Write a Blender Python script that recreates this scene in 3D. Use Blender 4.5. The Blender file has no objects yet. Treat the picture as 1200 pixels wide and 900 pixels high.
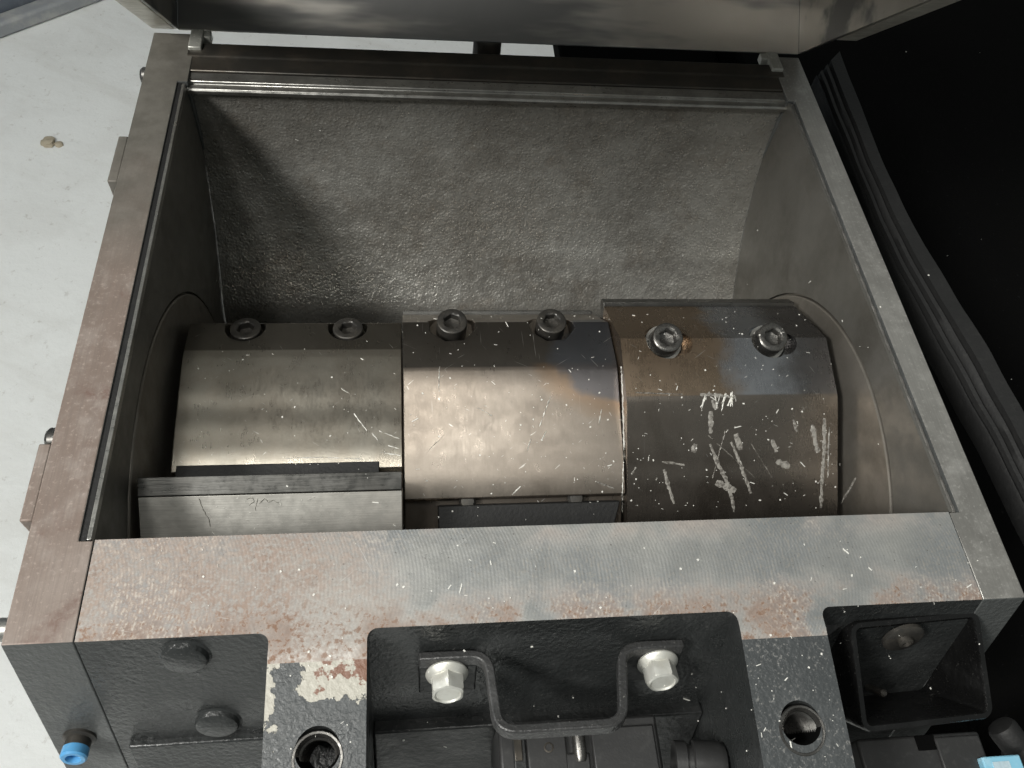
import bpy, bmesh, math, random
from mathutils import Vector, Matrix
from mathutils.bvhtree import BVHTree
random.seed(7)
rad = math.radians
PI = math.pi

# ------------------------------------------------------------------ camera
CAM_POS = Vector((-0.0647, -0.1559, 0.3563))
PITCH, YAW, ROLL, FPX = 0.9781, -0.2275, 0.1784, 989.1
def cam_axes():
    ca, sa = math.cos(PITCH), math.sin(PITCH)
    r, f, u = Vector((1, 0, 0)), Vector((0, ca, -sa)), Vector((0, sa, ca))
    Rz = Matrix.Rotation(YAW, 3, 'Z')
    r, f, u = Rz @ r, Rz @ f, Rz @ u
    return r * math.cos(ROLL) + u * math.sin(ROLL), u * math.cos(ROLL) - r * math.sin(ROLL), f
CR, CU, CF = cam_axes()
scene = bpy.context.scene
cam = bpy.data.cameras.new('camera')
cam.sensor_width = 36.0
cam.lens = 36.0 * FPX / 1200.0
cam.clip_start, cam.clip_end = 0.01, 100
camo = bpy.data.objects.new('camera', cam)
scene.collection.objects.link(camo)
M = Matrix((CR, CU, -CF)).transposed().to_4x4()
M.translation = CAM_POS
camo.matrix_world = M
scene.camera = camo
def ray(x, y):
    return (CF + CR * ((x - 600) / FPX) + CU * ((450 - y) / FPX)).normalized()
def on_z(x, y, z):
    d = ray(x, y); t = (z - CAM_POS.z) / d.z
    return CAM_POS + d * t

# ------------------------------------------------------------------ light
world = bpy.data.worlds.new('World'); scene.world = world; world.use_nodes = True
world.node_tree.nodes['Background'].inputs[0].default_value = (0.93, 1.0, 0.97, 1)
world.node_tree.nodes['Background'].inputs[1].default_value = 0.17
def area(name, loc, target, sx, sy, power, col):
    l = bpy.data.lights.new(name, 'AREA'); l.shape = 'RECTANGLE'; l.size = sx; l.size_y = sy
    l.energy = power; l.color = col
    o = bpy.data.objects.new(name, l); scene.collection.objects.link(o)
    o.location = loc
    o.rotation_euler = (Vector(target) - Vector(loc)).to_track_quat('-Z', 'Y').to_euler()
    return o
area('ceiling_or_fill_lamp', (-0.62, -0.50, 1.75), (0, 0.1, 0), 0.26, 0.20, 5.5, (1.0, 0.985, 0.93))
area('ceiling_or_fill_lamp', (-0.15, -0.22, 1.95), (0, 0.1, 0), 1.10, 0.05, 6.5, (1.0, 0.985, 0.93))
area('ceiling_or_fill_lamp', (-1.75, 1.75, 1.15), (-1.35, 1.4, -0.7), 1.0, 0.6, 310, (0.97, 1.0, 0.98))  # added fill lamp, aimed down only to brighten the white floor
area('ceiling_or_fill_lamp', (-1.25, -0.62, 1.32), (0.05, 0.25, -.05), 0.42, 0.42, 31, (1.0, 0.985, 0.94))
scene.view_settings.view_transform = 'Standard'
scene.view_settings.look = 'None'
scene.view_settings.exposure = 0.22
scene.view_settings.gamma = 1.0
scene.render.engine = 'CYCLES'

# ------------------------------------------------------------------ materials
class Mat:
    def __init__(s, name, base=(.5, .5, .5), rough=.5, metal=0., spec=.5):
        s.m = bpy.data.materials.new(name); s.m.use_nodes = True
        s.nt = s.m.node_tree; s.b = s.nt.nodes['Principled BSDF']
        s.set('Base Color', base); s.set('Roughness', rough); s.set('Metallic', metal)
        s.b.inputs['Specular IOR Level'].default_value = spec
        s._co = None; s.nrm = None
    def n(s, t): return s.nt.nodes.new(t)
    def put(s, sock, v):
        if hasattr(v, 'is_output'): s.nt.links.new(v, sock)
        elif isinstance(v, (tuple, list)):
            sock.default_value = tuple(v) + ((1,) if len(v) == 3 and len(sock.default_value) == 4 else ())
        else: sock.default_value = v
    def set(s, k, v): s.put(s.b.inputs[k], v)
    @property
    def co(s):
        if s._co is None: s._co = s.n('ShaderNodeTexCoord').outputs['Object']
        return s._co
    def map(s, rot=(0, 0, 0), scale=(1, 1, 1), loc=(0, 0, 0)):
        k = s.n('ShaderNodeMapping'); s.put(k.inputs[0], s.co)
        k.inputs['Rotation'].default_value = rot; k.inputs['Scale'].default_value = scale
        k.inputs['Location'].default_value = loc
        # rotate first, then stretch: chain two mappings
        return k.outputs[0]
    def rs(s, rot, scale, loc=(0, 0, 0)):
        a = s.map(rot=rot, loc=loc); k = s.n('ShaderNodeMapping'); s.put(k.inputs[0], a)
        k.inputs['Scale'].default_value = scale
        return k.outputs[0]
    def noise(s, scale, detail=4, rough=.55, vec=None, dist=0):
        k = s.n('ShaderNodeTexNoise'); s.put(k.inputs['Vector'], vec if vec is not None else s.co)
        k.inputs['Scale'].default_value = scale; k.inputs['Detail'].default_value = detail
        k.inputs['Roughness'].default_value = rough; k.inputs['Distortion'].default_value = dist
        return k.outputs[0]
    def voro(s, scale, feature='F1', vec=None, out=0):
        k = s.n('ShaderNodeTexVoronoi'); k.feature = feature
        s.put(k.inputs['Vector'], vec if vec is not None else s.co); k.inputs['Scale'].default_value = scale
        return k.outputs[out]
    def ramp(s, f, a, b, lo=0., hi=1.):
        k = s.n('ShaderNodeMapRange'); s.put(k.inputs[0], f)
        for i, v in ((1, a), (2, b), (3, lo), (4, hi)): k.inputs[i].default_value = v
        k.interpolation_type = 'SMOOTHSTEP'
        return k.outputs[0]
    def mix(s, f, a, b, mode='MIX'):
        k = s.n('ShaderNodeMix'); k.data_type = 'RGBA'; k.blend_type = mode
        s.put(k.inputs[0], f); s.put(k.inputs[6], a); s.put(k.inputs[7], b)
        return k.outputs[2]
    def mth(s, op, a, b=0.):
        k = s.n('ShaderNodeMath'); k.operation = op; s.put(k.inputs[0], a); s.put(k.inputs[1], b)
        return k.outputs[0]
    def xyz(s):
        k = s.n('ShaderNodeSeparateXYZ'); s.put(k.inputs[0], s.co); return k.outputs
    def bump(s, h, strength=.5, dist=.001):
        k = s.n('ShaderNodeBump'); k.inputs['Strength'].default_value = strength
        k.inputs['Distance'].default_value = dist; s.put(k.inputs['Height'], h)
        if s.nrm is not None: s.nt.links.new(s.nrm, k.inputs['Normal'])
        s.nrm = k.outputs[0]; s.nt.links.new(s.nrm, s.b.inputs['Normal'])
    def scratches(s, ang_axis, angs, scale=(30, 900, 900), lo=.70, hi=.78):
        acc = None
        for i, a in enumerate(angs):
            rot = [0, 0, 0]; rot['XYZ'.index(ang_axis)] = a
            v = s.noise(1, 2, .5, s.rs(tuple(rot), scale, (i * 1.7, i * .9, i * .4)))
            v = s.ramp(v, lo, hi)
            acc = v if acc is None else s.mth('MAXIMUM', acc, v)
        return acc

def lerp3(a, k): return tuple(x * k for x in a)

def mat_paint(name, base, rough=.38, peel=420, dust=.25):
    k = Mat(name, base, rough, 0, .5)
    n = k.noise(35, 5, .6)
    f = k.ramp(n, .5, .75, 0, dust)
    fine = k.ramp(k.noise(900, 2, .6), .66, .74, 0, dust)
    col = k.mix(f, base, tuple(min(1, c * 2.0 + .03) for c in base))
    col = k.mix(fine, col, (.33, .32, .30))
    k.set('Base Color', col)
    k.set('Roughness', k.ramp(n, .3, .7, rough - .08, rough + .15))
    k.bump(k.noise(peel, 2, .5), .55, .0009)
    k.bump(k.noise(1600, 2, .6), .25, .0003)
    return k
def mat_steel(name, base, rough=.42, metal=.85, tint=None, grain=None, gamt=.25, big=18, scr=None, scr_axis='Z', scr_col=(.75, .73, .70), scr_f=.6):
    k = Mat(name, base, rough, metal, .5)
    n = k.noise(big, 6, .6, dist=.4)
    n2 = k.noise(big * 6, 5, .65)
    f = k.mth('MULTIPLY', k.ramp(n, .35, .68), k.ramp(n2, .25, .7, .4, 1))
    col = k.mix(f, base, tint or lerp3(base, .62))
    if grain:
        g = k.noise(1, 3, .6, k.map(scale=grain))
        col = k.mix(k.ramp(g, .35, .65, 0, gamt), col, lerp3(base, .45))
        k.bump(g, .18, .0004)
        rr = k.mth('ADD', k.ramp(n2, .3, .7, rough - .07, rough + .1), k.ramp(g, .3, .7, -.05, .07))
    else:
        rr = k.ramp(n2, .3, .7, rough - .07, rough + .1)
    if scr:
        sc = k.scratches(scr_axis, scr)
        col = k.mix(k.mth('MULTIPLY', sc, scr_f), col, scr_col)
        k.bump(sc, .25, .0003)
    k.set('Base Color', col); k.set('Roughness', rr)
    return k, col

# milled, rust-stained top of the front beam
def mat_beam():
    k = Mat('milled_rusty_steel', (.4, .4, .4), .42, .55)
    x, y, z = k.xyz()
    R = .055
    yy = k.mth('ADD', y, .024)
    sq = k.mth('SQRT', k.mth('MAXIMUM', k.mth('SUBTRACT', R * R, k.mth('MULTIPLY', yy, yy)), 0.))
    wob = k.mth('MULTIPLY', k.noise(60, 2, .5), .0012)
    v = k.mth('ADD', k.mth('SUBTRACT', x, sq), wob)
    v2 = k.mth('ADD', k.mth('ADD', x, sq), wob)
    w = k.mth('SINE', k.mth('MULTIPLY', v, 2 * PI / .0016))
    w2 = k.mth('SINE', k.mth('MULTIPLY', v2, 2 * PI / .0019))
    arcs = k.mth('ADD', w, k.mth('MULTIPLY', w2, k.ramp(k.noise(25, 3), .4, .6)))
    big = k.noise(14, 6, .62, dist=.5); mid = k.noise(55, 6, .7); fine = k.noise(520, 3, .65); sp = k.noise(300, 4, .7)
    steel = k.mix(k.ramp(big, .35, .65), (.60, .595, .565), (.43, .445, .45))
    steel = k.mix(k.mth('MULTIPLY', k.ramp(arcs, -1.5, 1.8, 0, .5), k.ramp(k.noise(30, 5, .7), .38, .68)), steel, (.60, .595, .57))
    # brown patina: strong to the left end, patches along the front edge
    left = k.mth('MULTIPLY', k.ramp(k.mth('ADD', x, k.mth('MULTIPLY', k.mth('SUBTRACT', k.noise(18, 4, .6), .5), .12)), -.12, -.055, 1, 0), k.ramp(k.mth('ADD', k.mth('MULTIPLY', fine, .65), k.mth('MULTIPLY', sp, .35)), .36, .56, .45, 1))
    fe = k.ramp(k.mth('ADD', y, k.mth('MULTIPLY', k.mth('SUBTRACT', k.noise(50, 4, .65), .5), .02)), -.042, -.024, 1, 0)
    be = k.ramp(y, -.014, -.001, 0, .55)
    rmask = k.mth('MAXIMUM', left, k.mth('MULTIPLY', fe, k.ramp(k.noise(26, 3, .6), .38, .54)))
    rmask = k.mth('MAXIMUM', rmask, k.mth('MULTIPLY', be, k.ramp(k.noise(22, 3, .6), .45, .6)))
    rr = k.mth('MULTIPLY', rmask, k.ramp(k.mth('ADD', k.mth('MULTIPLY', mid, .6), k.mth('MULTIPLY', sp, .4)), .36, .58, .65, 1))
    col = k.mix(k.mth('MULTIPLY', rr, .95), steel, k.mix(k.ramp(sp, .35, .65), (.225, .158, .125), (.35, .27, .225)))
    deep = k.mth('MULTIPLY', k.mth('MULTIPLY', rmask, fe), k.ramp(sp, .52, .60))
    col = k.mix(k.mth('MULTIPLY', deep, .85), col, (.21, .115, .068))
    pale = k.mth('MULTIPLY', k.mth('MULTIPLY', k.ramp(big, .42, .6), k.ramp(arcs, -1.4, 1.0, .25, 1)), k.ramp(k.mth('ADD', k.mth('MULTIPLY', fine, .6), k.mth('MULTIPLY', sp, .4)), .47, .6))
    col = k.mix(k.mth('MULTIPLY', pale, .75), col, (.60, .565, .51))
    pits = k.ramp(k.noise(700, 2, .5), .68, .74)
    col = k.mix(k.mth('MULTIPLY', pits, .6), col, (.12, .10, .09))
    sc = k.scratches('Z', [.2, 1.1, -.7], (26, 1100, 1100), .72, .78)
    col = k.mix(k.mth('MULTIPLY', sc, .5), col, (.75, .74, .72))
    k.set('Base Color', col)
    k.set('Metallic', k.mix(rr, (.75, .75, .75), (.1, .1, .1)))
    k.set('Roughness', k.mth('ADD', k.ramp(mid, .3, .7, .34, .46), k.mth('MULTIPLY', rr, .26)))
    k.bump(arcs, .06, .0003); k.bump(fine, .22, .0004)
    return k.m
def mat_plate(name, c1, c2, c3, metal, rough):
    k = Mat(name, c1, rough, metal)
    x, y, z = k.xyz()
    big = k.noise(9, 6, .62, dist=.6); mid = k.noise(60, 6, .7)
    fine = k.noise(480, 3, .7); gr = k.noise(1, 3, .6, k.map(scale=(900, 25, 300)))
    col = k.mix(k.ramp(big, .36, .62), c1, c2)
    col = k.mix(k.ramp(mid, .45, .7, 0, .7), col, c3)
    col = k.mix(k.ramp(gr, .4, .65, 0, .3), col, lerp3(c1, .6))
    col = k.mix(k.ramp(fine, .56, .7, 0, .45), col, tuple(min(1, c * 1.6) for c in c1))
    k.set('Base Color', col)
    k.set('Roughness', k.ramp(mid, .3, .7, rough - .07, rough + .12))
    k.bump(fine, .2, .0004); k.bump(gr, .1, .0003)
    return k
mBeam = mat_beam()
kL = mat_plate('brown_patina_steel', (.285, .235, .205), (.225, .175, .148), (.34, .295, .265), .2, .55)
xx, yy_, zz = kL.xyz()
_c = kL.b.inputs['Base Color'].links[0].from_socket
_m = kL.ramp(kL.mth('ADD', yy_, kL.mth('MULTIPLY', kL.mth('SUBTRACT', kL.noise(18, 4, .6), .5), .16)), .10, .26)
_c2 = kL.mix(kL.ramp(kL.noise(70, 5, .65), .35, .65), (.125, .117, .100), (.165, .155, .135))
_r = kL.mth('MULTIPLY', kL.ramp(kL.noise(24, 5, .65, dist=.5), .52, .66), kL.ramp(kL.noise(260, 4, .7), .38, .6, .3, 1))
_c = kL.mix(kL.mth('MULTIPLY', _r, .7), _c, (.15, .085, .068))
kL.set('Base Color', kL.mix(_m, _c, _c2))
mPlateL = kL.m
mPlateR = mat_plate('worn_grey_steel', (.40, .39, .365), (.30, .29, .27), (.48, .47, .445), .6, .42).m
mPaint = mat_paint('dark_grey_paint', (.075, .079, .078)).m
mPaintD = mat_paint('deep_grey_paint', (.026, .028, .028), .28).m  # darker grey base for beam faces, left apron and bosses
mPaintBlk = mat_paint('black_paint', (.016, .017, .017), .42, 300, .18).m

# chipped paint of the lugs
k = mat_paint('chipped_grey_paint', (.060, .065, .067), .28, 420, .25)
x_, y_, z_ = k.xyz()
base_col = k.b.inputs['Base Color'].links[0].from_socket
cn = k.mth('ADD', k.mth('MULTIPLY', k.noise(42, 3, .55), .75), k.mth('MULTIPLY', k.noise(260, 4, .7), .25))
zone = k.mth('MULTIPLY', k.ramp(y_, -.078, -.068, 0, 1), k.ramp(x_, -.02, .0, 1, .0))
cn = k.mth('ADD', cn, k.mth('MULTIPLY', k.mth('MULTIPLY', k.ramp(k.mth('ABSOLUTE', k.mth('ADD', x_, .1015)), .010, .019), k.ramp(y_, -.092, -.066)), .07))
ch = k.ramp(k.mth('ADD', cn, k.mth('MULTIPLY', zone, .11)), .588, .596)
edge = k.ramp(k.mth('ADD', cn, k.mth('MULTIPLY', zone, .11)), .70, .72)
lx = k.ramp(x_, -.02, .0, 1, .0); ch = k.mth('MULTIPLY', ch, lx); edge = k.mth('MULTIPLY', edge, lx)
glint = k.mth('MULTIPLY', k.ramp(k.mth('ADD', k.mth('MULTIPLY', k.noise(650, 3, .65), .8), k.mth('MULTIPLY', k.noise(60, 3, .5), .2)), .57, .66, 0, .45), k.ramp(x_, 0, .02, .12, 1))  # pale speckles paint specular glints into the colour, mostly on the right lug
col = k.mix(glint, base_col, (.36, .35, .33))
col = k.mix(ch, col, (.46, .44, .38)); col = k.mix(edge, col, (.20, .10, .065))
k.set('Base Color', col); k.bump(k.mth('SUBTRACT', 1., ch), .5, .0006)
mLug = k.m

# rough cast back wall
k = Mat('rough_cast_steel', (.23, .225, .205), .42, .65)
b1 = k.noise(11, 5, .6, dist=.5); g1 = k.noise(620, 2, .5); g2 = k.noise(1300, 2, .5); v1 = k.voro(520, 'F1')
col = k.mix(k.ramp(b1, .35, .65), (.47, .46, .425), (.32, .305, .275))
col = k.mix(k.ramp(k.noise(45, 5, .65), .5, .75, 0, .45), col, (.30, .255, .205))
col = k.mix(k.ramp(g1, .56, .7, 0, .5), col, (.62, .61, .57))
k.set('Base Color', col); k.set('Roughness', k.ramp(k.noise(160, 3, .6), .35, .65, .24, .42))
k.bump(g1, .6, .0007); k.bump(v1, .35, .0006); k.bump(g2, .3, .0004); k.bump(k.noise(130, 3, .5), .35, .0014)
mCast = k.m

# dull chamber cheeks
k, col = mat_steel('smudged_wall_steel', (.21, .203, .185), .46, .6, (.125, .118, .102), (60, 60, 60), .15, 12, [.4, 1.3, -.5, 2.2], 'X', (.32, .31, .29), .3)
mCheek = k.m
k, col = mat_steel('disc_steel', (.25, .232, .205), .42, .6, (.155, .138, .115), None, .2, 14, [.9, 1.7, -.8], 'X', (.10, .09, .08), .6)
mDisc = k.m
k, col = mat_steel('bright_lip_steel', (.52, .51, .48), .34, .9, (.30, .29, .27), (40, 900, 900), .3, 40)
mLip = k.m
k, col = mat_steel('oily_dark_steel', (.055, .052, .046), .35, .55, (.10, .085, .068), None, .2, 30)
mOily = k.m

# rotor segments: coordinates are the rotor's own (x along the axis)
def mat_rotor(name, base, tint, rough, extra=None, scr_f=.55):
    k = Mat(name, base, rough, .88)
    big = k.noise(16, 6, .6, dist=.5); mid = k.noise(75, 5, .65); fine = k.noise(650, 3, .6)
    gr = k.noise(1, 3, .6, k.map(scale=(1100, 160, 160)))
    col = k.mix(k.ramp(big, .36, .64), base, tint)
    col = k.mix(k.ramp(mid, .45, .72, 0, .22), col, lerp3(tint, .8))
    col = k.mix(k.ramp(fine, .5, .7, 0, .12), col, tuple(min(1, c * 1.3) for c in base))
    col = k.mix(k.ramp(gr, .45, .7, 0, .10), col, lerp3(base, .6))
    if extra: col = extra(k, col)
    sc = k.scratches('Z', [.5, -.6, 1.0], (30, 1000, 300), .73, .79)
    sc2 = k.scratches('X', [.3], (900, 30, 30), .74, .80)
    sc = k.mth('MAXIMUM', sc, sc2)
    col = k.mix(k.mth('MULTIPLY', sc, scr_f), col, (.85, .83, .79))
    k.set('Base Color', col)
    k.set('Roughness', k.mth('ADD', k.ramp(mid, .3, .7, rough - .03, rough + .05), k.ramp(gr, .3, .7, -.02, .03)))
    k.bump(gr, .05, .0003); k.bump(fine, .07, .0003); k.bump(mid, .03, .001)
    return k.m
def sector(k, a0, a1, soft=.012):       # mask between two directions about the rotor axis, by rotated half planes
    x, y, z = k.xyz()
    ang = k.mth('ARCTAN2', z, y)
    return k.mth('MULTIPLY', k.ramp(ang, rad(a0), rad(a0) + soft), k.ramp(ang, rad(a1) - soft, rad(a1), 1, 0)), x, ang
def ex_left(k, col):
    m, x, a = sector(k, 66, 88.3)
    return k.mix(k.mth('MULTIPLY', m, .72), col, (.09, .082, .068))
def ex_mid(k, col):
    m, x, a = sector(k, 71, 88.5)
    col = k.mix(k.mth('MULTIPLY', m, .8), col, (.085, .079, .070))
    n = k.mth('MULTIPLY', k.mth('SUBTRACT', k.noise(40, 4, .6), .5), .02)
    # heat tint: a quarter disc at the top right corner, straw ring then blue
    dx = k.mth('SUBTRACT', x, .066); da = k.mth('MULTIPLY', k.mth('SUBTRACT', a, rad(82)), .10)
    r = k.mth('ADD', k.mth('SQRT', k.mth('ADD', k.mth('MULTIPLY', dx, dx), k.mth('MULTIPLY', k.mth('MULTIPLY', da, da), 2.2))), n)
    straw = k.mth('MULTIPLY', k.ramp(r, .062, .046, 0, .6), k.ramp(a, rad(86), rad(88), 0, 1))
    col = k.mix(straw, col, (.30, .20, .125))
    return k.mix(k.ramp(r, .047, .040, 0, .8), col, (.135, .142, .16))
def ex_right(k, col):
    m, x, a = sector(k, 48, 88.0)
    n = k.mth('MULTIPLY', k.mth('SUBTRACT', k.noise(60, 4, .6), .5), .03)
    xs = k.mth('ADD', x, n)
    c1 = k.mix(k.ramp(xs, .118, .136), (.30, .22, .15), (.36, .38, .41))
    c1 = k.mix(k.ramp(xs, .150, .175), c1, (.12, .12, .125))
    return k.mix(k.mth('MULTIPLY', m, .75), col, c1)
mSegL = mat_rotor('rotor_steel_warm', (.38, .355, .305), (.30, .27, .225), .30, ex_left)
mSegM = mat_rotor('rotor_steel_tinted', (.315, .275, .235), (.255, .218, .182), .31, ex_mid)
mSegR = mat_rotor('rotor_steel_dark', (.21, .185, .16), (.14, .12, .10), .27, ex_right, .4)
k, col = mat_steel('knife_dark_steel', (.15, .148, .14), .34, .85, (.09, .087, .08), (60, 900, 900), .2, 30)
mKnifeD = k.m
k, col = mat_steel('knife_ground_steel', (.60, .585, .54), .46, .6, (.48, .46, .42), (26, 1000, 1000), .35, 30, [1.5, .3], 'Z', (.2, .19, .17), .35)
mKnifeG = k.m
k, col = mat_steel('black_oxide', (.05, .048, .045), .36, .5, (.09, .082, .07), None, .2, 90)
mOxide = k.m
k, col = mat_steel('socket_steel', (.18, .175, .165), .3, .85, (.10, .095, .09), None, .2, 150)
mSocket = k.m
k, col = mat_steel('zinc_plate', (.72, .72, .67), .38, .45, (.60, .59, .53), None, .2, 120)
mZinc = k.m
k = Mat('stainless_sheet', (.42, .405, .37), .36, .92)
_n = k.noise(1, 4, .55, k.map(scale=(5, 26, 26))); _b = k.noise(9, 4, .55, dist=.6)
col = k.mix(k.ramp(_b, .4, .65, 0, .6), (.62, .60, .56), (.45, .42, .375))
col = k.mix(k.ramp(_n, .48, .62, 0, .8), col, (.17, .175, .185))  # dark blue-grey bands put the sheet's reflections into its colour
k.set('Base Color', col); k.set('Roughness', k.ramp(_n, .35, .65, .33, .44)); k.bump(k.noise(700, 2), .08, .0003)
mSheet = k.m
k, col = mat_steel('flange_steel', (.66, .63, .56), .45, .35, (.48, .45, .39), (60, 300, 300), .25, 25)
mFlange = k.m
mHinge = mat_plate('hinge_zinc', (.60, .60, .55), (.45, .45, .41), (.7, .69, .64), .4, .4).m
k = Mat('black_rubber', (.016, .016, .016), .62); f = k.ramp(k.noise(240, 4, .7), .5, .75, 0, .35)
k.set('Base Color', k.mix(f, (.010, .010, .010), (.034, .034, .032))); k.bump(k.noise(600, 3), .4, .0006); mRubber = k.m
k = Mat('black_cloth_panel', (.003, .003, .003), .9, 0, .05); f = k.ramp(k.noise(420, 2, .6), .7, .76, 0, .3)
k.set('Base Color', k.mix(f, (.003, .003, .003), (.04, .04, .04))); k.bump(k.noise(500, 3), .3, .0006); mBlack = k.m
k = Mat('black_plastic', (.028, .028, .028), .45); f = k.ramp(k.noise(300, 4, .7), .5, .75, 0, .4)
k.set('Base Color', k.mix(f, (.028, .028, .028), (.07, .07, .068))); k.bump(k.noise(900, 2), .2, .0003); mPlastic = k.m
k = Mat('blue_plastic', (.10, .33, .60), .38); f = k.ramp(k.noise(160, 4, .7), .5, .7, 0, .6)
k.set('Base Color', k.mix(f, (.09, .32, .60), (.20, .40, .58))); mBlue = k.m
k = Mat('pale_blue_label', (.28, .58, .75), .5); f = k.ramp(k.noise(90, 4, .6), .5, .7, 0, .6)
k.set('Base Color', k.mix(f, (.25, .55, .72), (.42, .66, .78))); mLabel = k.m
k = Mat('plastic_flake', (.78, .77, .72), .45); mFlake = k.m
k = Mat('smeared_plastic', (.56, .54, .49), .5); k.bump(k.noise(900, 3, .6), .6, .0006)
k.set('Base Color', k.mix(k.ramp(k.noise(500, 3, .6), .4, .65), (.31, .295, .265), (.11, .10, .088))); mSmear = k.m
k = Mat('white_concrete', (.78, .78, .75), .55)
f = k.ramp(k.noise(7, 7, .65, dist=.6), .42, .66); sp_ = k.ramp(k.noise(60, 6, .75), .58, .70)
sw = k.ramp(k.noise(1, 5, .6, k.rs((0, 0, .5), (2.5, 16, 4))), .5, .7)
col = k.mix(k.mth('MULTIPLY', f, .35), (.82, .84, .83), (.68, .685, .665)); col = k.mix(k.mth('MULTIPLY', sw, .3), col, (.62, .615, .58))
col = k.mix(k.mth('MULTIPLY', sp_, .45), col, (.45, .43, .39)); k.set('Base Color', col)
k.bump(k.noise(40, 6, .65), .35, .004); k.bump(k.noise(6, 4, .6), .3, .012); mFloor = k.m
k = Mat('slate_blue_paint', (.13, .15, .18), .45); col = k.mix(k.ramp(k.noise(1, 5, .6, k.rs((0, 0, .72), (3, 40, 40))), .4, .65), (.12, .14, .17), (.19, .21, .235)); k.set('Base Color', col); mSlate = k.m
k = Mat('slate_pale_paint', (.30, .31, .32), .5); col = k.mix(k.ramp(k.noise(30, 5, .6), .4, .65), (.27, .285, .30), (.36, .365, .36)); k.set('Base Color', col); mSlateP = k.m

# ------------------------------------------------------------------ mesh helpers
def finish(bm, smooth=35):
    bmesh.ops.remove_doubles(bm, verts=bm.verts, dist=1e-6)
    bmesh.ops.recalc_face_normals(bm, faces=bm.faces)
    me = bpy.data.meshes.new('mesh'); bm.to_mesh(me); bm.free()
    for p in me.polygons: p.use_smooth = True
    me.set_sharp_from_angle(angle=rad(smooth))
    return me
def obj(name, me, mat, parent=None, local=False, bevel=0., segs=2):
    if isinstance(me, bmesh.types.BMesh): me = finish(me)
    me.name = name
    o = bpy.data.objects.new(name, me); scene.collection.objects.link(o)
    mats = mat if isinstance(mat, (list, tuple)) else [mat]
    if not me.materials:
        for m in mats: me.materials.append(m)
    if parent is not None:
        o.parent = parent
        if not local: o.matrix_parent_inverse = wmat(parent).inverted()
    if bevel: add_bevel(o, bevel, segs)
    return o
def wmat(o):
    m = o.matrix_basis.copy()
    if o.parent: m = wmat(o.parent) @ o.matrix_parent_inverse @ m
    return m
def add_bevel(o, w, segs=2):
    b = o.modifiers.new('bevel', 'BEVEL'); b.width = w; b.segments = segs; b.limit_method = 'ANGLE'; b.angle_limit = rad(30)
    b.harden_normals = False
def empty(name, loc, label, cat):
    e = bpy.data.objects.new(name, None); scene.collection.objects.link(e)
    e.location = loc; e.empty_display_size = .02; e['label'] = label; e['category'] = cat
    return e
def tag(o, label=None, cat=None, group=None, kind=None):
    for k_, v in (('label', label), ('category', cat), ('group', group), ('kind', kind)):
        if v: o[k_] = v
    return o
def bm_box(x0, x1, y0, y1, z0, z1, bm=None):
    bm = bm or bmesh.new()
    v = [bm.verts.new(p) for p in [(x0, y0, z0), (x1, y0, z0), (x1, y1, z0), (x0, y1, z0), (x0, y0, z1), (x1, y0, z1), (x1, y1, z1), (x0, y1, z1)]]
    for f in [(0, 3, 2, 1), (4, 5, 6, 7), (0, 1, 5, 4), (1, 2, 6, 5), (2, 3, 7, 6), (3, 0, 4, 7)]: bm.faces.new([v[i] for i in f])
    return bm
def bm_prism(poly, a, b, f3, bm=None):           # f3(u, v, t) -> point
    bm = bm or bmesh.new()
    A = [bm.verts.new(f3(u, v, a)) for u, v in poly]; B = [bm.verts.new(f3(u, v, b)) for u, v in poly]
    n = len(poly)
    bm.faces.new(A); bm.faces.new(B[::-1])
    for i in range(n): bm.faces.new([A[i], B[i], B[(i + 1) % n], A[(i + 1) % n]])
    return bm
def prism_x(poly, x0, x1, bm=None): return bm_prism(poly, x0, x1, lambda y, z, t: (t, y, z), bm)
def frame(axis):
    w = Vector(axis).normalized(); h = Vector((1, 0, 0)) if abs(w.x) < .9 else Vector((0, 1, 0))
    u = h.cross(w).normalized(); return u, w.cross(u), w
def bm_lathe(o, axis, prof, n=32, bm=None, phase=0):     # prof: (radius, height)
    bm = bm or bmesh.new(); u, v, w = frame(axis); o = Vector(o); rings = []
    for r, h in prof:
        if r <= 1e-7: rings.append([bm.verts.new(o + w * h)])
        else: rings.append([bm.verts.new(o + w * h + (u * math.cos(a) + v * math.sin(a)) * r) for a in [phase + 2 * PI * i / n for i in range(n)]])
    for a, b in zip(rings, rings[1:]):
        for i in range(n):
            j = (i + 1) % n
            if len(a) == 1 and len(b) == 1: continue
            if len(a) == 1: bm.faces.new([a[0], b[i], b[j]])
            elif len(b) == 1: bm.faces.new([a[i], a[j], b[0]])
            else: bm.faces.new([a[i], a[j], b[j], b[i]])
    return bm
def sheet(a, b, c, d, th, nrm):
    bm = bmesh.new(); q = Vector(nrm).normalized() * th
    A = [bm.verts.new(p) for p in (a, b, c, d)]; B = [bm.verts.new(Vector(p) + q) for p in (a, b, c, d)]
    bm.faces.new(A); bm.faces.new(B[::-1])
    for i in range(4): bm.faces.new([A[i], B[i], B[(i + 1) % 4], A[(i + 1) % 4]])
    return bm
def boolean(o, cut, op='DIFFERENCE'):
    m = o.modifiers.new('b', 'BOOLEAN'); m.object = cut; m.operation = op; m.solver = 'EXACT'
    bpy.context.view_layer.update()
    dg = bpy.context.evaluated_depsgraph_get()
    me = bpy.data.meshes.new_from_object(o.evaluated_get(dg))
    o.modifiers.remove(m); old = o.data; o.data = me; me.name = old.name
    bpy.data.objects.remove(cut, do_unlink=True)
    for p in me.polygons: p.use_smooth = True
    me.set_sharp_from_angle(angle=rad(35))
def cutter(bm):
    me = finish(bm); o = bpy.data.objects.new('cut', me); scene.collection.objects.link(o); return o
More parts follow.
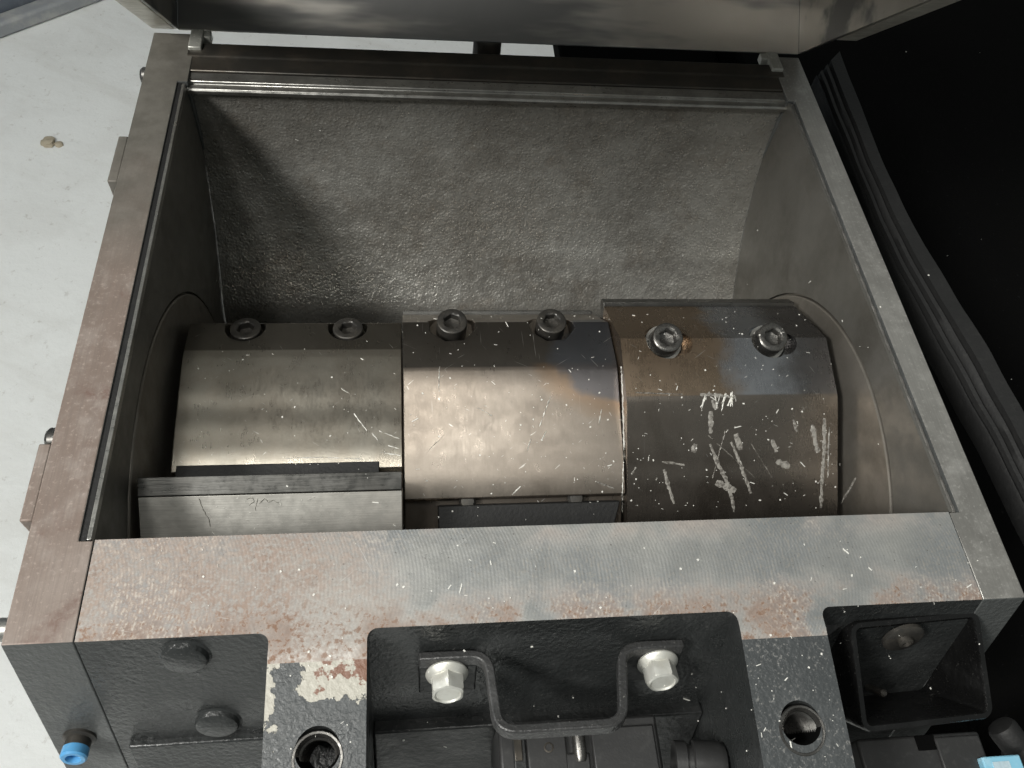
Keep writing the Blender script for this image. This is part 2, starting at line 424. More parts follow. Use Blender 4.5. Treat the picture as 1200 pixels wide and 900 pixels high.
def cutter_at(o, bm):
    c = cutter(bm); c.matrix_world = wmat(o); return c
def copy_of(o, parent=None):
    c = o.copy(); scene.collection.objects.link(c)
    if parent is not None: c.parent = parent
    return c
def hexpt(r, a):                                   # radius of a hexagon of corner radius r at angle a
    return r * math.cos(PI / 6) / math.cos((a % (PI / 3)) - PI / 6)
def cap_screw(R=.008, H=.0095, hexr=.0047, n=36):   # socket head, top at z = 0, axis +z
    bm = bmesh.new(); rings = []
    def ring(fr, z): rings.append([bm.verts.new((fr(a) * math.cos(a), fr(a) * math.sin(a), z)) for a in [2 * PI * i / n for i in range(n)]])
    ring(lambda a: R, -H); ring(lambda a: R, -.0012); ring(lambda a: R * .985, -.0005); ring(lambda a: R * .93, -.0001); ring(lambda a: R * .90, 0)
    ring(lambda a: hexr * 1.10, 0); ring(lambda a: hexpt(hexr * 1.04, a), -.0005); ring(lambda a: hexpt(hexr, a), -.0008); ring(lambda a: hexpt(hexr, a), -.0048)
    for a, b in zip(rings, rings[1:]):
        for i in range(n): bm.faces.new([a[i], a[(i + 1) % n], b[(i + 1) % n], b[i]])
    c = bm.verts.new((0, 0, -.0062))
    for i in range(n): bm.faces.new([rings[-1][i], rings[-1][(i + 1) % n], c])
    return finish(bm, 28)
def orient(o, pos, axis, spin=0):
    o.location = pos
    q = Vector((0, 0, 1)).rotation_difference(Vector(axis).normalized())
    o.rotation_mode = 'QUATERNION'; o.rotation_quaternion = q @ Matrix.Rotation(spin, 3, 'Z').to_quaternion()

# ------------------------------------------------------------------ setting
bm = bmesh.new(); bmesh.ops.create_grid(bm, x_segments=2, y_segments=2, size=4)
bmesh.ops.translate(bm, vec=(0, 1, -.72), verts=bm.verts)
tag(obj('floor', bm, mFloor), kind='structure')
# slate skirting and wall at the far end of the white floor
p0 = on_z(0, 47, -.72); p1 = on_z(126, 0, -.72); dr = (p1 - p0).normalized(); nr = Vector((-dr.y, dr.x, 0))
def slab(d0, d1, z0, z1):
    bm = bmesh.new(); a = p0 - dr * 2; b = p1 + dr * 2
    return bm_prism([(0, z0), (d1 - d0, z0), (d1 - d0, z1), (0, z1)], 0, 1, lambda u, v, t: (a.lerp(b, t) + nr * (d0 + u)).to_tuple()[:2] + (v,), bm)
w_ = obj('wall', slab(.034, .12, -.7195, .9), mSlate); tag(w_, kind='structure')
s_ = obj('skirting', slab(.0, .0335, -.7195, -.715 + .025), mSlateP, w_, bevel=.006)

# ------------------------------------------------------------------ granulator housing
TILT = rad(72.5)
S_ = Vector((0, -math.cos(TILT), -math.sin(TILT))); N_ = Vector((0, -math.sin(TILT), math.cos(TILT))); O_ = Vector((0, -.044, 0))
def fp(x, s, h=0): return O_ + S_ * s + N_ * h + Vector((x, 0, 0))
H = empty('granulator_housing', (0, .15, -.72), 'open cast cutting chamber with rusty milled front beam and dark painted pockets', 'granulator')
AX = Vector((0, .094, -.158))
side = [(-.044, 0), (.3575, 0), (.3575, -.33), (-.09, -.33), (fp(0, .15).y, fp(0, .15).z)]
def split_top(o, top, other, zmin=-.0008):
    me = o.data; me.materials.clear(); me.materials.append(top); me.materials.append(other)
    for p in me.polygons: p.material_index = 0 if (p.normal.z > .95 and p.center.z > zmin) else 1
pl = obj('side_plate', prism_x(side, -.2257, -.1983), mPlateL, H)
boolean(pl, cutter(bm_box(-.2045, -.15, -.0002, .3085, -.6, .1)))
split_top(pl, mPlateL, mPaint); add_bevel(pl, .0006); pl['label'] = 'left cheek plate with brown patina on its flat top'
pr = obj('side_plate', prism_x(side, .1992, .2207), mPlateR, H)
boolean(pr, cutter(bm_box(.15, .2045, -.0002, .3085, -.6, .1)))
split_top(pr, mPlateR, mPaint); add_bevel(pr, .0006); pr['label'] = 'right cheek plate of bare grey steel'
# pads and screws on the outside of the left plate
for y0, y1, xo in ((.219, .257, -.2312), (.010, .0485, -.2312)):
    obj('side_pad', prism_x([(y0, -.0004), (y1, -.0004), (y1, -.05), (y0, -.05)], xo, -.2255), mPlateL, H, bevel=.0008)
for y, z in ((.3225, -.008), (.0535, -.006)):
    obj('side_screw', bm_lathe((-.2255, y, z), (-1, 0, 0), [(.0058, 0), (.0058, .003), (.0045, .0045), (0, .0048)], 24), mSocket, H)
obj('side_pin', bm_lathe((-.2255, -.0345, -.009), (-1, 0, 0), [(.0048, 0), (.0048, .07), (0, .071)], 24), mLip, H)

# front beam with two lugs
beam = obj('front_beam', prism_x([(-.044, 0), (0, 0), (0, -.026), (-.012, -.10), (-.012, -.33), (-.09, -.33), (fp(0, .15).y, fp(0, .15).z)], -.1978, .1988), mBeam, H)
lug_poly = [(-.03, 0), (-.0535, 0), (-.0565, -.0006), (-.080, -.004), (-.145, -.014), (-.145, -.07), (-.09, -.16), (-.03, -.16)]
for s in (-1, 1):
    x0, x1 = (-.1215, -.0815) if s < 0 else (.0800, .1195)
    boolean(beam, cutter(prism_x(lug_poly, x0, x1)), 'UNION')
    for xe, sg in ((x0, -1), (x1, 1)):             # small fillets where lug meets beam
        r = .0045; pts = [(xe - sg * .001, -.0435), (xe + sg * r, -.0435)]
        cx, cy = xe + sg * r, -.044 - r
        pts += [(cx - sg * r * math.sin(t), cy + r * math.cos(t)) for t in [PI / 2 * i / 6 for i in range(7)]] + [(xe - sg * .001, -.044 - r)]
        boolean(beam, cutter(bm_prism(pts, 0, -.02, lambda u, v, t: (u, v, t))), 'UNION')
HOLE = [(-.1003, -.0925), (.0995, -.0940)]
ln = Vector((0, -.150, .98)).normalized()
for hx, hy in HOLE:
    zz0 = -.004 - (-.080 - hy) * (.010 / .065)
    boolean(beam, cutter(bm_lathe((hx, hy, zz0 + .02), (0, .15, -.98), [(0, 0), (.0092, 0), (.0092, .019), (.0078, .0222), (.0078, .06), (0, .06)], 32)))
me = beam.data; me.materials.clear()
for m in (mBeam, mPaintD, mLug, mBlack): me.materials.append(m)
for p in me.polygons:
    c = p.center; onlug = (-.122 < c.x < -.081 or .0795 < c.x < .120) and c.y < -.0535
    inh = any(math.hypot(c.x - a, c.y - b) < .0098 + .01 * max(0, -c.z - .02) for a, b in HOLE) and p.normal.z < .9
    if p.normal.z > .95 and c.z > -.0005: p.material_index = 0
    elif inh: p.material_index = 3  # hole walls coloured black in place of their deep shade
    elif onlug and p.normal.z > .5: p.material_index = 2
    else: p.material_index = 1
add_bevel(beam, .0007)
for (hx, hy) in HOLE:
    zz0 = -.004 - (-.080 - hy) * (.010 / .065)
    prof = []
    for i in range(20): prof += [(.0077, .0022 + i * .0018), (.0068, .0031 + i * .0018)]
    t = obj('thread', bm_lathe((hx, hy, zz0), (0, .15, -.98), prof, 32), mSocket, H)
    obj('thread_rim', bm_lathe((hx, hy, zz0 + .0002), (0, -.15, .98), [(.0078, -.002), (.0090, .0002), (.0098, .0003), (.0102, -.0004)], 32), mSocket, t)
# lower apron of the pockets
def apron(x0, x1, s0, h):
    a, b = fp(0, s0, -.004), fp(0, s0, h); c_ = fp(0, .15, h); d_ = fp(0, .15, -.004)
    return prism_x([(a.y, a.z), (b.y, b.z), (c_.y, c_.z), (d_.y, d_.z)], x0, x1)
obj('apron', apron(-.1925, -.1217, .0785, .0032), mPaintD, H, bevel=.001)
obj('apron', apron(-.0812, .0798, .0745, .006), mPaintBlk, H, bevel=.001)
for bx, bs, rr_ in ((-.157, .0130, .0090), (-.1515, .066, .0092)):
    obj('boss', bm_lathe(fp(bx, bs, -.001), N_, [(rr_ + .0035, 0), (rr_ + .0008, .0016), (rr_, .0036), (rr_ - .0018, .0046), (0, .0048)], 32), mPaintD, H)

# rear beam with stepped lip
obj('rear_beam', prism_x([(.3475, .0006), (.335, .0006), (.3335, -.0004), (.3205, -.0005), (.3195, -.03), (.335, -.06), (.3475, -.06)], -.2020, .2040), mOily, H, bevel=.0008)
obj('rear_lip', prism_x([(.3193, -.0012), (.3120, -.0022), (.3116, -.0042), (.3078, -.0046), (.3066, -.0058), (.3070, -.0085), (.3193, -.012)], -.2008, .2018), mLip, H, bevel=.0004)
bk = obj('hinge_knob', bm_lathe((-.004, .372, -.045), (0, 0, 1), [(.010, 0), (.010, .04), (.0085, .043), (0, .044)], 24), mOily, H)
obj('knob_arm', bm_box(-.010, .002, .345, .366, -.05, -.035), mOily, bk)

# cast rear wall: profile swept along x, gently uneven
prof = [(.3105, -.0075), (.3128, -.020), (.3108, -.042), (.3062, -.064), (.2995, -.085), (.2910, -.106), (.2810, -.125), (.2690, -.1435), (.2535, -.1640)]
a0 = math.atan2(-.164 - AX.z, .2535 - AX.y); R0 = math.hypot(.2535 - AX.y, -.164 - AX.z)
prof += [(AX.y + R0 * math.cos(a0 - rad(4) * i), AX.z + R0 * math.sin(a0 - rad(4) * i)) for i in range(1, 40)]
def resample(P, step):
    out = [P[0]]; 
    for a, b in zip(P, P[1:]):
        L = math.hypot(b[0] - a[0], b[1] - a[1]); n = max(1, round(L / step))
        out += [(a[0] + (b[0] - a[0]) * i / n, a[1] + (b[1] - a[1]) * i / n) for i in range(1, n + 1)]
    return out
def smooth(P, it):
    for _ in range(it): P = [P[0]] + [((P[i - 1][0] + 2 * P[i][0] + P[i + 1][0]) / 4, (P[i - 1][1] + 2 * P[i][1] + P[i + 1][1]) / 4) for i in range(1, len(P) - 1)] + [P[-1]]
    return P
from mathutils import noise as mn
Pp = smooth(resample(prof, .0022), 12)
bm = bmesh.new(); nx = 190; grid = []
for j, (y, z) in enumerate(Pp):
    t = Vector((0, Pp[min(j + 1, len(Pp) - 1)][0] - Pp[max(j - 1, 0)][0], Pp[min(j + 1, len(Pp) - 1)][1] - Pp[max(j - 1, 0)][1])).normalized()
    nn = Vector((0, t.z, -t.y)); row = []
    for i in range(nx + 1):
        x = -.1996 + .3992 * i / nx
        q = Vector((x, y, z))
        d = .0007 * mn.noise(q * 22) + .0003 * mn.noise(q * 60) + .0002 * mn.noise(q * 190)
        d += .0006 * math.exp(-((z + .128) / .006) ** 2) * (1 / (1 + math.exp(-(x - .005) / .02)))
        row.append(bm.verts.new(q + nn * d))
    grid.append(row)
for a, b in zip(grid, grid[1:]):
    for i in range(nx): bm.faces.new([a[i], a[i + 1], b[i + 1], b[i]])
rw = obj('rear_wall', bm, mCast, H); rw['label'] = 'curved rough-cast rear wall of the chamber'

# cheeks with a round opening, end discs behind it
for s in (-1, 1):
    x0, x1 = (-.2016, -.2) if s < 0 else (.2, .2016)
    ck = obj('cheek', prism_x([(.0005, -.0010 - (.004 if s < 0 else 0)), (.3075, -.0010 - (.004 if s < 0 else 0)), (.3135, -.012), (.3185, -.33), (.0005, -.33)], min(x0, x1), max(x0, x1)), mCheek, H)
    boolean(ck, cutter(bm_lathe((-.25 * 1, .0935, -.160), (1, 0, 0), [(0, 0), (.1362, 0), (.1362, .5), (0, .5)], 96)))
    obj('end_disc', bm_lathe((s * .2035, .0935, -.160), (-s, 0, 0), [(.1385, -.003), (.1385, .0005), (.1349, .0006), (.1346, .0036), (.1338, .0042), (.0, .0042)], 128), mDisc, H)
obj('cheek_lip', bm_box(-.20165, -.1997, .0004, .3070, -.0045, -.0006), mLip, H, bevel=.0003)
obj('seal_strip', bm_box(-.2044, -.2018, .0002, .3082, -.02, -.0011), mRubber, H)['label'] = 'black rubber seal strip'
# lumpy sealant bead along the right cheek
bm = bmesh.new(); prev = None
for i in range(161):
    y = .0005 + .3075 * i / 160; zt = -.0016 + .0009 * mn.noise(Vector((0, y * 160, 3))) ; w = .0016 + .0009 * mn.noise(Vector((5, y * 120, 0)))
    ring = [bm.verts.new(p) for p in ((.2018, y, -.012), (.2018, y, zt - .0010), (.2030 - w * .3, y, zt), (.2042, y, zt - .0008), (.2043, y, -.012))]
    if prev:
        for q in range(4): bm.faces.new([prev[q], prev[q + 1], ring[q + 1], ring[q]])
    prev = ring
k, col = mat_steel('sealant', (.30, .29, .27), .5, .3, (.16, .15, .14), None, .2, 160)
obj('seal_strip', bm, k.m, H)['label'] = 'lumpy grey sealant bead'

# strap bracket with two flange bolts
path = [(-.0600, .0036), (-.0300, .0036), (-.0285, .0392), (.0235, .0392), (.0300, .0036), (.0585, .0036)]
def rounded(P, r, n=5):
    out = [P[0]]
    for a, b, c in zip(P, P[1:], P[2:]):
        A, B, C_ = Vector(a), Vector(b), Vector(c); k_ = min(r, (A - B).length * .48, (C_ - B).length * .48)
        p, q = B + (A - B).normalized() * k_, B + (C_ - B).normalized() * k_
        for i in range(n + 1):
            t = i / n; out.append(tuple(p * (1 - t) ** 2 + B * 2 * t * (1 - t) + q * t * t))
    return out + [P[-1]]
Pc = rounded(path, .0085, 8); th = .0040
bm = bmesh.new(); prev = None
for i, p in enumerate(Pc):
    a, b = Vector(Pc[max(0, i - 1)]), Vector(Pc[min(len(Pc) - 1, i + 1)]); t = (b - a).normalized(); nn = Vector((-t.y, t.x))
    p = Vector(p) - nn * th * .5; q = p + nn * th
    ring = [bm.verts.new(fp(v.x, s, v.y)) for v, s in ((p, .0165), (q, .0165), (q, .0228), (p, .0228))]
    if prev:
        for j in range(4): bm.faces.new([prev[j], prev[(j + 1) % 4], ring[(j + 1) % 4], ring[j]])
    else: bm.faces.new(ring)
    prev = ring
bm.faces.new(prev[::-1])
br = obj('strap_bracket', bm, mat_paint('worn_black_steel', (.04, .04, .04), .33, 500, .5).m, H, bevel=.0008)
for xa, xb in ((-.0600, -.0345), (.0325, .0585)):
    bm = bmesh.new(); A = [fp(xa, .0229, .0012), fp(xb, .0229, .0012), fp(xb, .0435, .0012), fp(xa, .0435, .0012)]
    obj('mounting_tab', sheet(*A, .0042, N_), mPaintBlk, br, bevel=.0008)
br['label'] = 'black bent steel strap bracket'
def flange_bolt(pos, axis):
    bm = bm_lathe((0, 0, 0), (0, 0, 1), [(0, 0), (.0092, 0), (.0094, .0008), (.0090, .0017), (.0072, .0034), (.006, .0036)], 40)
    n = 48; rings = []
    for fr, z in ((lambda a: hexpt(.0076, a), .0028), (lambda a: hexpt(.0076, a), .0098), (lambda a: min(hexpt(.0076, a), .0070), .0107), (lambda a: .0058, .0111), (lambda a: .0052, .0104)):
        rings.append([bm.verts.new((fr(a) * math.cos(a), fr(a) * math.sin(a), z)) for a in [2 * PI * i / n for i in range(n)]])
    for a, b in zip(rings, rings[1:]):
        for i in range(n): bm.faces.new([a[i], a[(i + 1) % n], b[(i + 1) % n], b[i]])
    bm.faces.new(rings[-1])
    o = obj('flange_bolt', finish(bm, 25), mZinc, br, local=True)
    orient(o, pos, axis, .5); o.parent = br; o.matrix_parent_inverse = wmat(br).inverted()
    return o
fb = flange_bolt(fp(-.0478, .0272, .0057), N_)
fb2 = copy_of(fb); orient(fb2, fp(.0476, .0275, .0057), N_, .1)

# cap screw with a blue plastic insert in the left plate
bx = fp(-.2128, .0722)
cs = obj('cap_screw', bm_lathe(bx, N_, [(.0072, -.001), (.0072, .0012), (.0056, .002), (.0056, .0062)], 32), mOxide, H)
obj('blue_cap', bm_lathe(bx, N_, [(.0050, .0055), (.0057, .0058), (.0058, .0098), (.0050, .0106), (.0034, .0106), (.0031, .0098), (.0030, .0075), (0, .0074)], 36), mBlue, cs)
# machine stand under the chamber
obj('stand', bm_box(-.190, .190, -.06, .34, -.72, -.331), mPaintBlk, H, bevel=.004)

# ------------------------------------------------------------------ rotor
RT = empty('rotor', AX, 'stepped steel rotor of three staggered knife blocks lying across the open chamber', 'rotor')
def pol(a, r): return (r * math.cos(rad(a)), r * math.sin(rad(a)))
def seg_profile(t2, rb, bc, cd):
    P = [(50.6, rb), bc, cd]
    dpts = [cd, (97.5, .1010), (107.8, .0938), (119, .0905), (131, .0895)]
    # smooth D through the points
    for i in range(1, 33):
        a = cd[0] + (131 - cd[0]) * i / 32
        for (a_, r_), (b_, s_) in zip(dpts, dpts[1:]):
            if a_ <= a <= b_ + 1e-6: r = r_ + (s_ - r_) * (a - a_) / (b_ - a_); break
        P.append((a, r))
    rr = [p[1] for p in P]
    for _ in range(6): rr = rr[:3] + [(rr[i - 1] + rr[i] * 2 + rr[i + 1]) / 4 for i in range(3, len(rr) - 1)] + [rr[-1]]
    P = [(p[0], r) for p, r in zip(P, rr)]
    P += [(131.6, .081), (t2 + 1.5, .081), (t2 + 4.7, .1308), (t2 + 25, .128), (t2 + 42, .112), (t2 + 70, .1), (t2 + 110, .1), (t2 + 150, .1), (t2 + 185, .1), (360 + 47, .0830)]
    return [pol(*p) for p in P]
SEG = [('left', -.1925, -.0664, -25.0, 135.8, mSegL), ('mid', -.0657, .0618, -13.3, 150, mSegM), ('right', .0624, .1915, 0.0, 150, mSegR)]
CN = Vector((0, -.285, .958)).normalized()           # normal of the clamp flat C in the reference frame
bolt_mesh = cap_screw(.0092, .012, .0053); washer_me = finish(bm_lathe((0, 0, -.0096), (0, 0, 1), [(.0094, -.004), (.0112, -.004), (.0112, -.0008), (.0094, -.0008)], 36))
LBL = {'left': 'dull warm-grey rotor block with a knife at its front', 'mid': 'tan rotor block with a blue and straw heat stain', 'right': 'dark rotor block smeared with white plastic'}
segs = {}
BOLTS = {'left': (-.160, -.0990), 'mid': (-.0358, .0255), 'right': (.0905, .1560)}
for nm, x0, x1, dl, t2, m in SEG:
    rb, bc, cd = {'left': (.1150, (77.5, .1185), (90, .1080)), 'mid': (.1200, (71.8, .1230), (88, .1115)), 'right': (.1280, (71.6, .1268), (88, .1120))}[nm]
    sg = obj('rotor_block', prism_x(seg_profile(t2, rb, bc, cd), x0, x1), m, RT, local=True)
    ec = Vector((0,) + pol(bc[0] + (.2 if nm != 'left' else 1.5), bc[1] - .0004))              # bolt spots by the B/C edge
    head = {'left': -.0022, 'mid': .0026, 'right': .0040}[nm]
    rc = {'left': .0120, 'mid': .0150, 'right': .0125}[nm]
    for bxp in BOLTS[nm]:
        o_ = Vector((bxp, ec.y, ec.z))
        boolean(sg, cutter_at(sg, bm_lathe(o_ + CN * .03, -CN, [(0, 0), (rc, 0), (rc, .0425), (0, .0425)], 8 if nm == 'mid' else 40, phase=.3)))
        if nm == 'right':
            boolean(sg, cutter_at(sg, bm_lathe(o_ + CN * .03 + Vector((.0075, 0, 0)) - Vector((0, CN.z, -CN.y)) * .002, -CN, [(0, 0), (.0085, 0), (.0085, .0385), (0, .0385)], 32)))
        b = obj('cap_screw', bolt_mesh, mOxide if nm != 'right' else mSocket, sg, local=True)
        orient(b, o_ + CN * head, CN, random.uniform(0, 1))
        if nm == 'right':
            b.data = bolt_mesh.copy(); b.data.materials[0] = mSocket
            w2 = obj('washer', washer_me, mLip, sg, local=True); orient(w2, o_ + CN * head, CN)
    sg.rotation_euler = (rad(dl), 0, 0); sg['label'] = LBL[nm]
    add_bevel(sg, .0006)
    segs[nm] = sg
    # knives: dark bevelled edge strip, standing proud on the leading side
    kb = obj('knife', prism_x([pol(46, rb + .0033), pol(49.8, rb + .0023), pol(50.4, .105), pol(46.6, .0835)], x0 + .0002, x1 - .0002), mKnifeD, sg, local=True, bevel=.0003)
    if nm == 'left':
        bmk = prism_x([pol(t2, .1352), pol(t2 + 3.9, .1338), pol(t2 + 4.4, .110), pol(t2 + .6, .0835)], x0 - .0032, x1 - .0004)
        obj('knife', bmk, mKnifeD, sg, local=True, bevel=.0003)['label'] = 'front knife with a dark bevelled edge'
        bmk = prism_x([pol(t2 + 4.1, .1334), pol(t2 + 14.5, .1285), pol(t2 + 26, .124), pol(t2 + 26, .11), pol(t2 + 4.8, .105)], x0 - .0030, x1 - .0004)
        obj('clamp_bar', bmk, mKnifeG, sg, local=True, bevel=.0003)['label'] = 'bright ground clamp bar below the front knife'
        obj('filler_bar', prism_x([pol(128.6, .0908), pol(135.2, .0915), pol(135.2, .082), pol(128.6, .0822)], x0 + .003, -.0795), mRubber, sg, local=True, bevel=.0004)
    if nm == 'mid':
        z_ = [pol(133.6, .0892), pol(143, .0920), pol(143, .079), pol(133.6, .080)]
        bmk = bmesh.new(); xa, xb = -.0468, .0585
        A = [bmk.verts.new((xa, *p)) for p in z_]; B = [bmk.verts.new((xb - (.0045 if i in (1, 2) else 0), *p)) for i, p in enumerate(z_)]
        bmk.faces.new(A); bmk.faces.new(B[::-1])
        for i in range(4): bmk.faces.new([A[i], B[i], B[(i + 1) % 4], A[(i + 1) % 4]])
        obj('filler_bar', bmk, mRubber, sg, local=True, bevel=.0006)['label'] = 'black filler bar with a slanted end'
        for xs in (-.030, .033):
            p = pol(132.4, .0848); obj('screw', bm_lathe((xs, *p), (0, math.cos(rad(125)), math.sin(rad(125))), [(.0048, 0), (.0048, .0012), (.0036, .0024), (0, .0026)], 24), mOxide, sg, local=True)
for s in (-1, 1):
    obj('shaft', bm_lathe((s * .186, 0, 0), (s, 0, 0), [(.055, 0), (.055, .0132)], 48), mOily, RT, local=True)

# ------------------------------------------------------------------ hopper lid, swung open
LD = empty('hopper_lid', (0, .3610, .0005), 'stainless sheet hopper swung open on its rear hinges above the chamber', 'hopper')
dv = Vector((0, -.700, .714)); dw = Vector((0, .79, .61)).normalized(); HX = (-.211, .2215)
def lp(x, v, w): return Vector((x, .3610, .0005)) + dv * v + dw * w
LV, LW = .335, .20
back_n = Vector((0, dw.z, -dw.y))
obj('rear_panel', sheet(lp(HX[0], 0, 0), lp(HX[1], 0, 0), lp(HX[1], 0, LW), lp(HX[0], 0, LW), .002, back_n), mSheet, LD, bevel=.0005)
obj('side_panel', sheet(lp(HX[0] + .0003, .0003, 0), lp(HX[0] + .0003, LV, 0), lp(HX[0] + .0003, LV, LW), lp(HX[0] + .0003, .0003, LW), .002, (-1, 0, 0)), mSheet, LD, bevel=.0004)
obj('side_panel', sheet(lp(HX[1] - .0003, .0003, 0), lp(HX[1] - .0003, LV, 0), lp(HX[1] - .0003, LV, LW), lp(HX[1] - .0003, .0003, LW), .002, (1, 0, 0)), mSheet, LD, bevel=.0004)
obj('top_shade_panel', sheet(lp(HX[0], 0, LW), lp(HX[1], 0, LW), lp(HX[1], .285, LW), lp(HX[0], .285, LW), .002, dw), mSheet, LD, bevel=.0004)  # unseen panel added to dim the chamber; its gap lets light onto the lid
obj('front_panel', sheet(lp(HX[0], LV, 0), lp(HX[1], LV, 0), lp(HX[1], LV, LW), lp(HX[0], LV, LW), .002, dv), mSheet, LD, bevel=.0004)
un = dv.cross(Vector((1, 0, 0)))
if un.z < 0: un = -un
obj('rim_flange', sheet(lp(-.2275, -.001, 0), lp(-.2132, -.001, 0), lp(-.2132, LV + .01, 0), lp(-.2275, LV + .01, 0), .004, un), mFlange, LD, bevel=.0006)
obj('rim_flange', sheet(lp(.2238, .050, 0), lp(.2385, .050, 0), lp(.2385, LV + .01, 0), lp(.2238, LV + .01, 0), .004, un), mFlange, LD, bevel=.0006)
for xh, sg in ((-.1975, -1), (.1995, 1)):
    hb = obj('hinge_block', bm_box(xh - .0042, xh + .0042, .3475 - .008, .3590, -.012, .0030), mHinge, LD, bevel=.0008)
    obj('hinge_leaf', bm_box(xh - sg * .006 - .0026, xh - sg * .006 + .0026, .3520, .3588, -.004, .0020), mHinge, hb, bevel=.0006)

# ------------------------------------------------------------------ black surroundings to the right
CB = empty('black_cabinet', (.6, .3, -.72), 'tall matt black cabinet standing beside the right cheek plate', 'cabinet')
obj('body', bm_box(.262, .95, -.35, 1.10, -.72, -.13), mBlack, CB, bevel=.006)
obj('rear_guard', bm_box(on_z(657, 60, -.16).x, .2615, .420, 1.05, -.19, -.16), mBlack, CB, bevel=.006)
# ribbed rubber strip between plate and cabinet
Rr = [(985, 60), (1003, 110), (1030, 180), (1056, 238), (1085, 290), (1118, 345), (1150, 398), (1200, 485), (1260, 600)]
Ll = [(958, 84), (976, 130), (1000, 185), (1022, 240), (1046, 296), (1072, 345), (1102, 400), (1158, 500), (1222, 625)]
ZS = -.030
cr = [(on_z(*a, ZS), on_z(*b, ZS)) for a, b in zip(Ll, Rr)]
def catm(P, n):
    out = []
    for i in range(len(P) - 1):
        p0_, p1_, p2_, p3_ = P[max(i - 1, 0)], P[i], P[i + 1], P[min(i + 2, len(P) - 1)]
        for j in range(n):
            t = j / n; out.append(.5 * ((2 * p1_) + (p2_ - p0_) * t + (2 * p0_ - 5 * p1_ + 4 * p2_ - p3_) * t * t + (3 * p1_ - p0_ - 3 * p2_ + p3_) * t ** 3))
    return out + [P[-1]]
La, Ra = catm([c[0] for c in cr], 8), catm([c[1] for c in cr], 8)
cs_ = [(0, -.012), (0, -.004), (.05, -.0025), (.12, -.005), (.16, -.005), (.20, -.0025), (.28, -.002), (.32, -.0045), (.36, -.0045), (.40, -.0015), (.48, -.0008), (.52, -.0035), (.56, -.0035), (.6, 0), (.94, .0015), (1, -.001), (1, -.012)]
bm = bmesh.new(); prev = None
for a, b in zip(La, Ra):
    ring = [bm.verts.new(a.lerp(b, u) + Vector((0, 0, h * 1.4 + .0015 * mn.noise(a * 30 + Vector((u, 0, 0)))))) for u, h in cs_]
    if prev:
        for q in range(len(ring)): bm.faces.new([prev[q], prev[(q + 1) % len(ring)], ring[(q + 1) % len(ring)], ring[q]])
    else: bm.faces.new(ring)
    prev = ring
bm.faces.new(prev[::-1])
tag(obj('rubber_strip', finish(bm, 50), mRubber), 'long black ribbed rubber strip curving beside the right cheek plate', 'rubber strip')

# open black box on the front right
BX = empty('bracket_box', (.175, -.07, -.10), 'open black steel box with rounded rim on the right front pocket', 'box')
c4 = [on_z(994, 729, -.0095), on_z(1151, 714, -.0095), on_z(1163, 846, -.030), on_z(1008, 861, -.030)]
ux = (c4[1] - c4[0]).normalized(); uy = (c4[3] - c4[0]); uy = (uy - ux * uy.dot(ux)); hy_ = uy.length; uy.normalize(); un_ = uy.cross(ux).normalized()
if un_.z < 0: un_ = -un_
wx = ((c4[1] - c4[0]).length + (c4[2] - c4[3]).length) / 2
def rrect(w, h, r, inset, n=6):
    out = []
    for cx, cy, a0_, rr2 in ((w - r, r, -90, .6), (w - r, h - r, 0, 1), (r, h - r, 90, 1), (r, r, 180, .6)):
        ri = max(r - inset, .0004)
        for i in range(n + 1):
            t = rad(a0_ + 90 * i / n); out.append((cx + ri * math.cos(t), cy + ri * math.sin(t)))
    return out
bm = bmesh.new(); rings = []
for ins, h in ((0, -.06), (0, -.0012), (.0008, 0), (.0030, 0), (.0038, -.0012), (.0038, -.06)):
    rings.append([bm.verts.new(c4[0] + ux * u + uy * v + un_ * h) for u, v in rrect(wx, hy_, .006, ins)])
for a, b in zip(rings, rings[1:]):
    for i in range(len(a)): bm.faces.new([a[i], a[(i + 1) % len(a)], b[(i + 1) % len(a)], b[i]])
mBox = mat_paint('gloss_black_paint', (.005, .005, .005), .25, 300, .12).m
obj('box_wall', bm, mBox, BX)
def bxp_(u, v, h): return c4[0] + ux * u + uy * v + un_ * h
obj('box_floor', sheet(bxp_(.003, .003, -.05), bxp_(wx - .003, .003, -.05), bxp_(wx - .003, hy_ - .003, -.05), bxp_(.003, hy_ - .003, -.05), .003, -un_), mBox, BX)
obj('ledge', sheet(bxp_(.003, .016, -.030), bxp_(wx - .022, .016, -.030), bxp_(wx - .022, .024, -.034), bxp_(.003, .024, -.034), .003, -un_), mBox, BX, bevel=.001)
ws = obj('washer', bm_lathe(bxp_(wx * .44, .0095, -.006), (uy * .76 + un_ * .65), [(0, 0), (.0098, 0), (.0098, .0016), (.0088, .0022), (.003, .0022)], 40), mOxide, BX)
obj('screw', bm_lathe(bxp_(wx * .44, .0095, -.006), (uy * .76 + un_ * .65), [(.0034, .002), (.0034, .0042), (.0022, .0046), (.002, .003), (0, .003)], 24), mOxide, ws)
obj('mounting_tab', sheet(bxp_(-.018, -.008, -.004), bxp_(.006, -.008, -.004), bxp_(.006, -.001, -.004), bxp_(-.018, .012, -.004), .004, -un_), mBox, BX, bevel=.001)
for u, v in ((.022, .020), (.043, .020), (.030, .040)):
    obj('stud', bm_lathe(bxp_(u, v, -.033), un_, [(.0018, -.01), (.0018, .004), (.0010, .005), (0, .005)], 16), mOxide, BX)

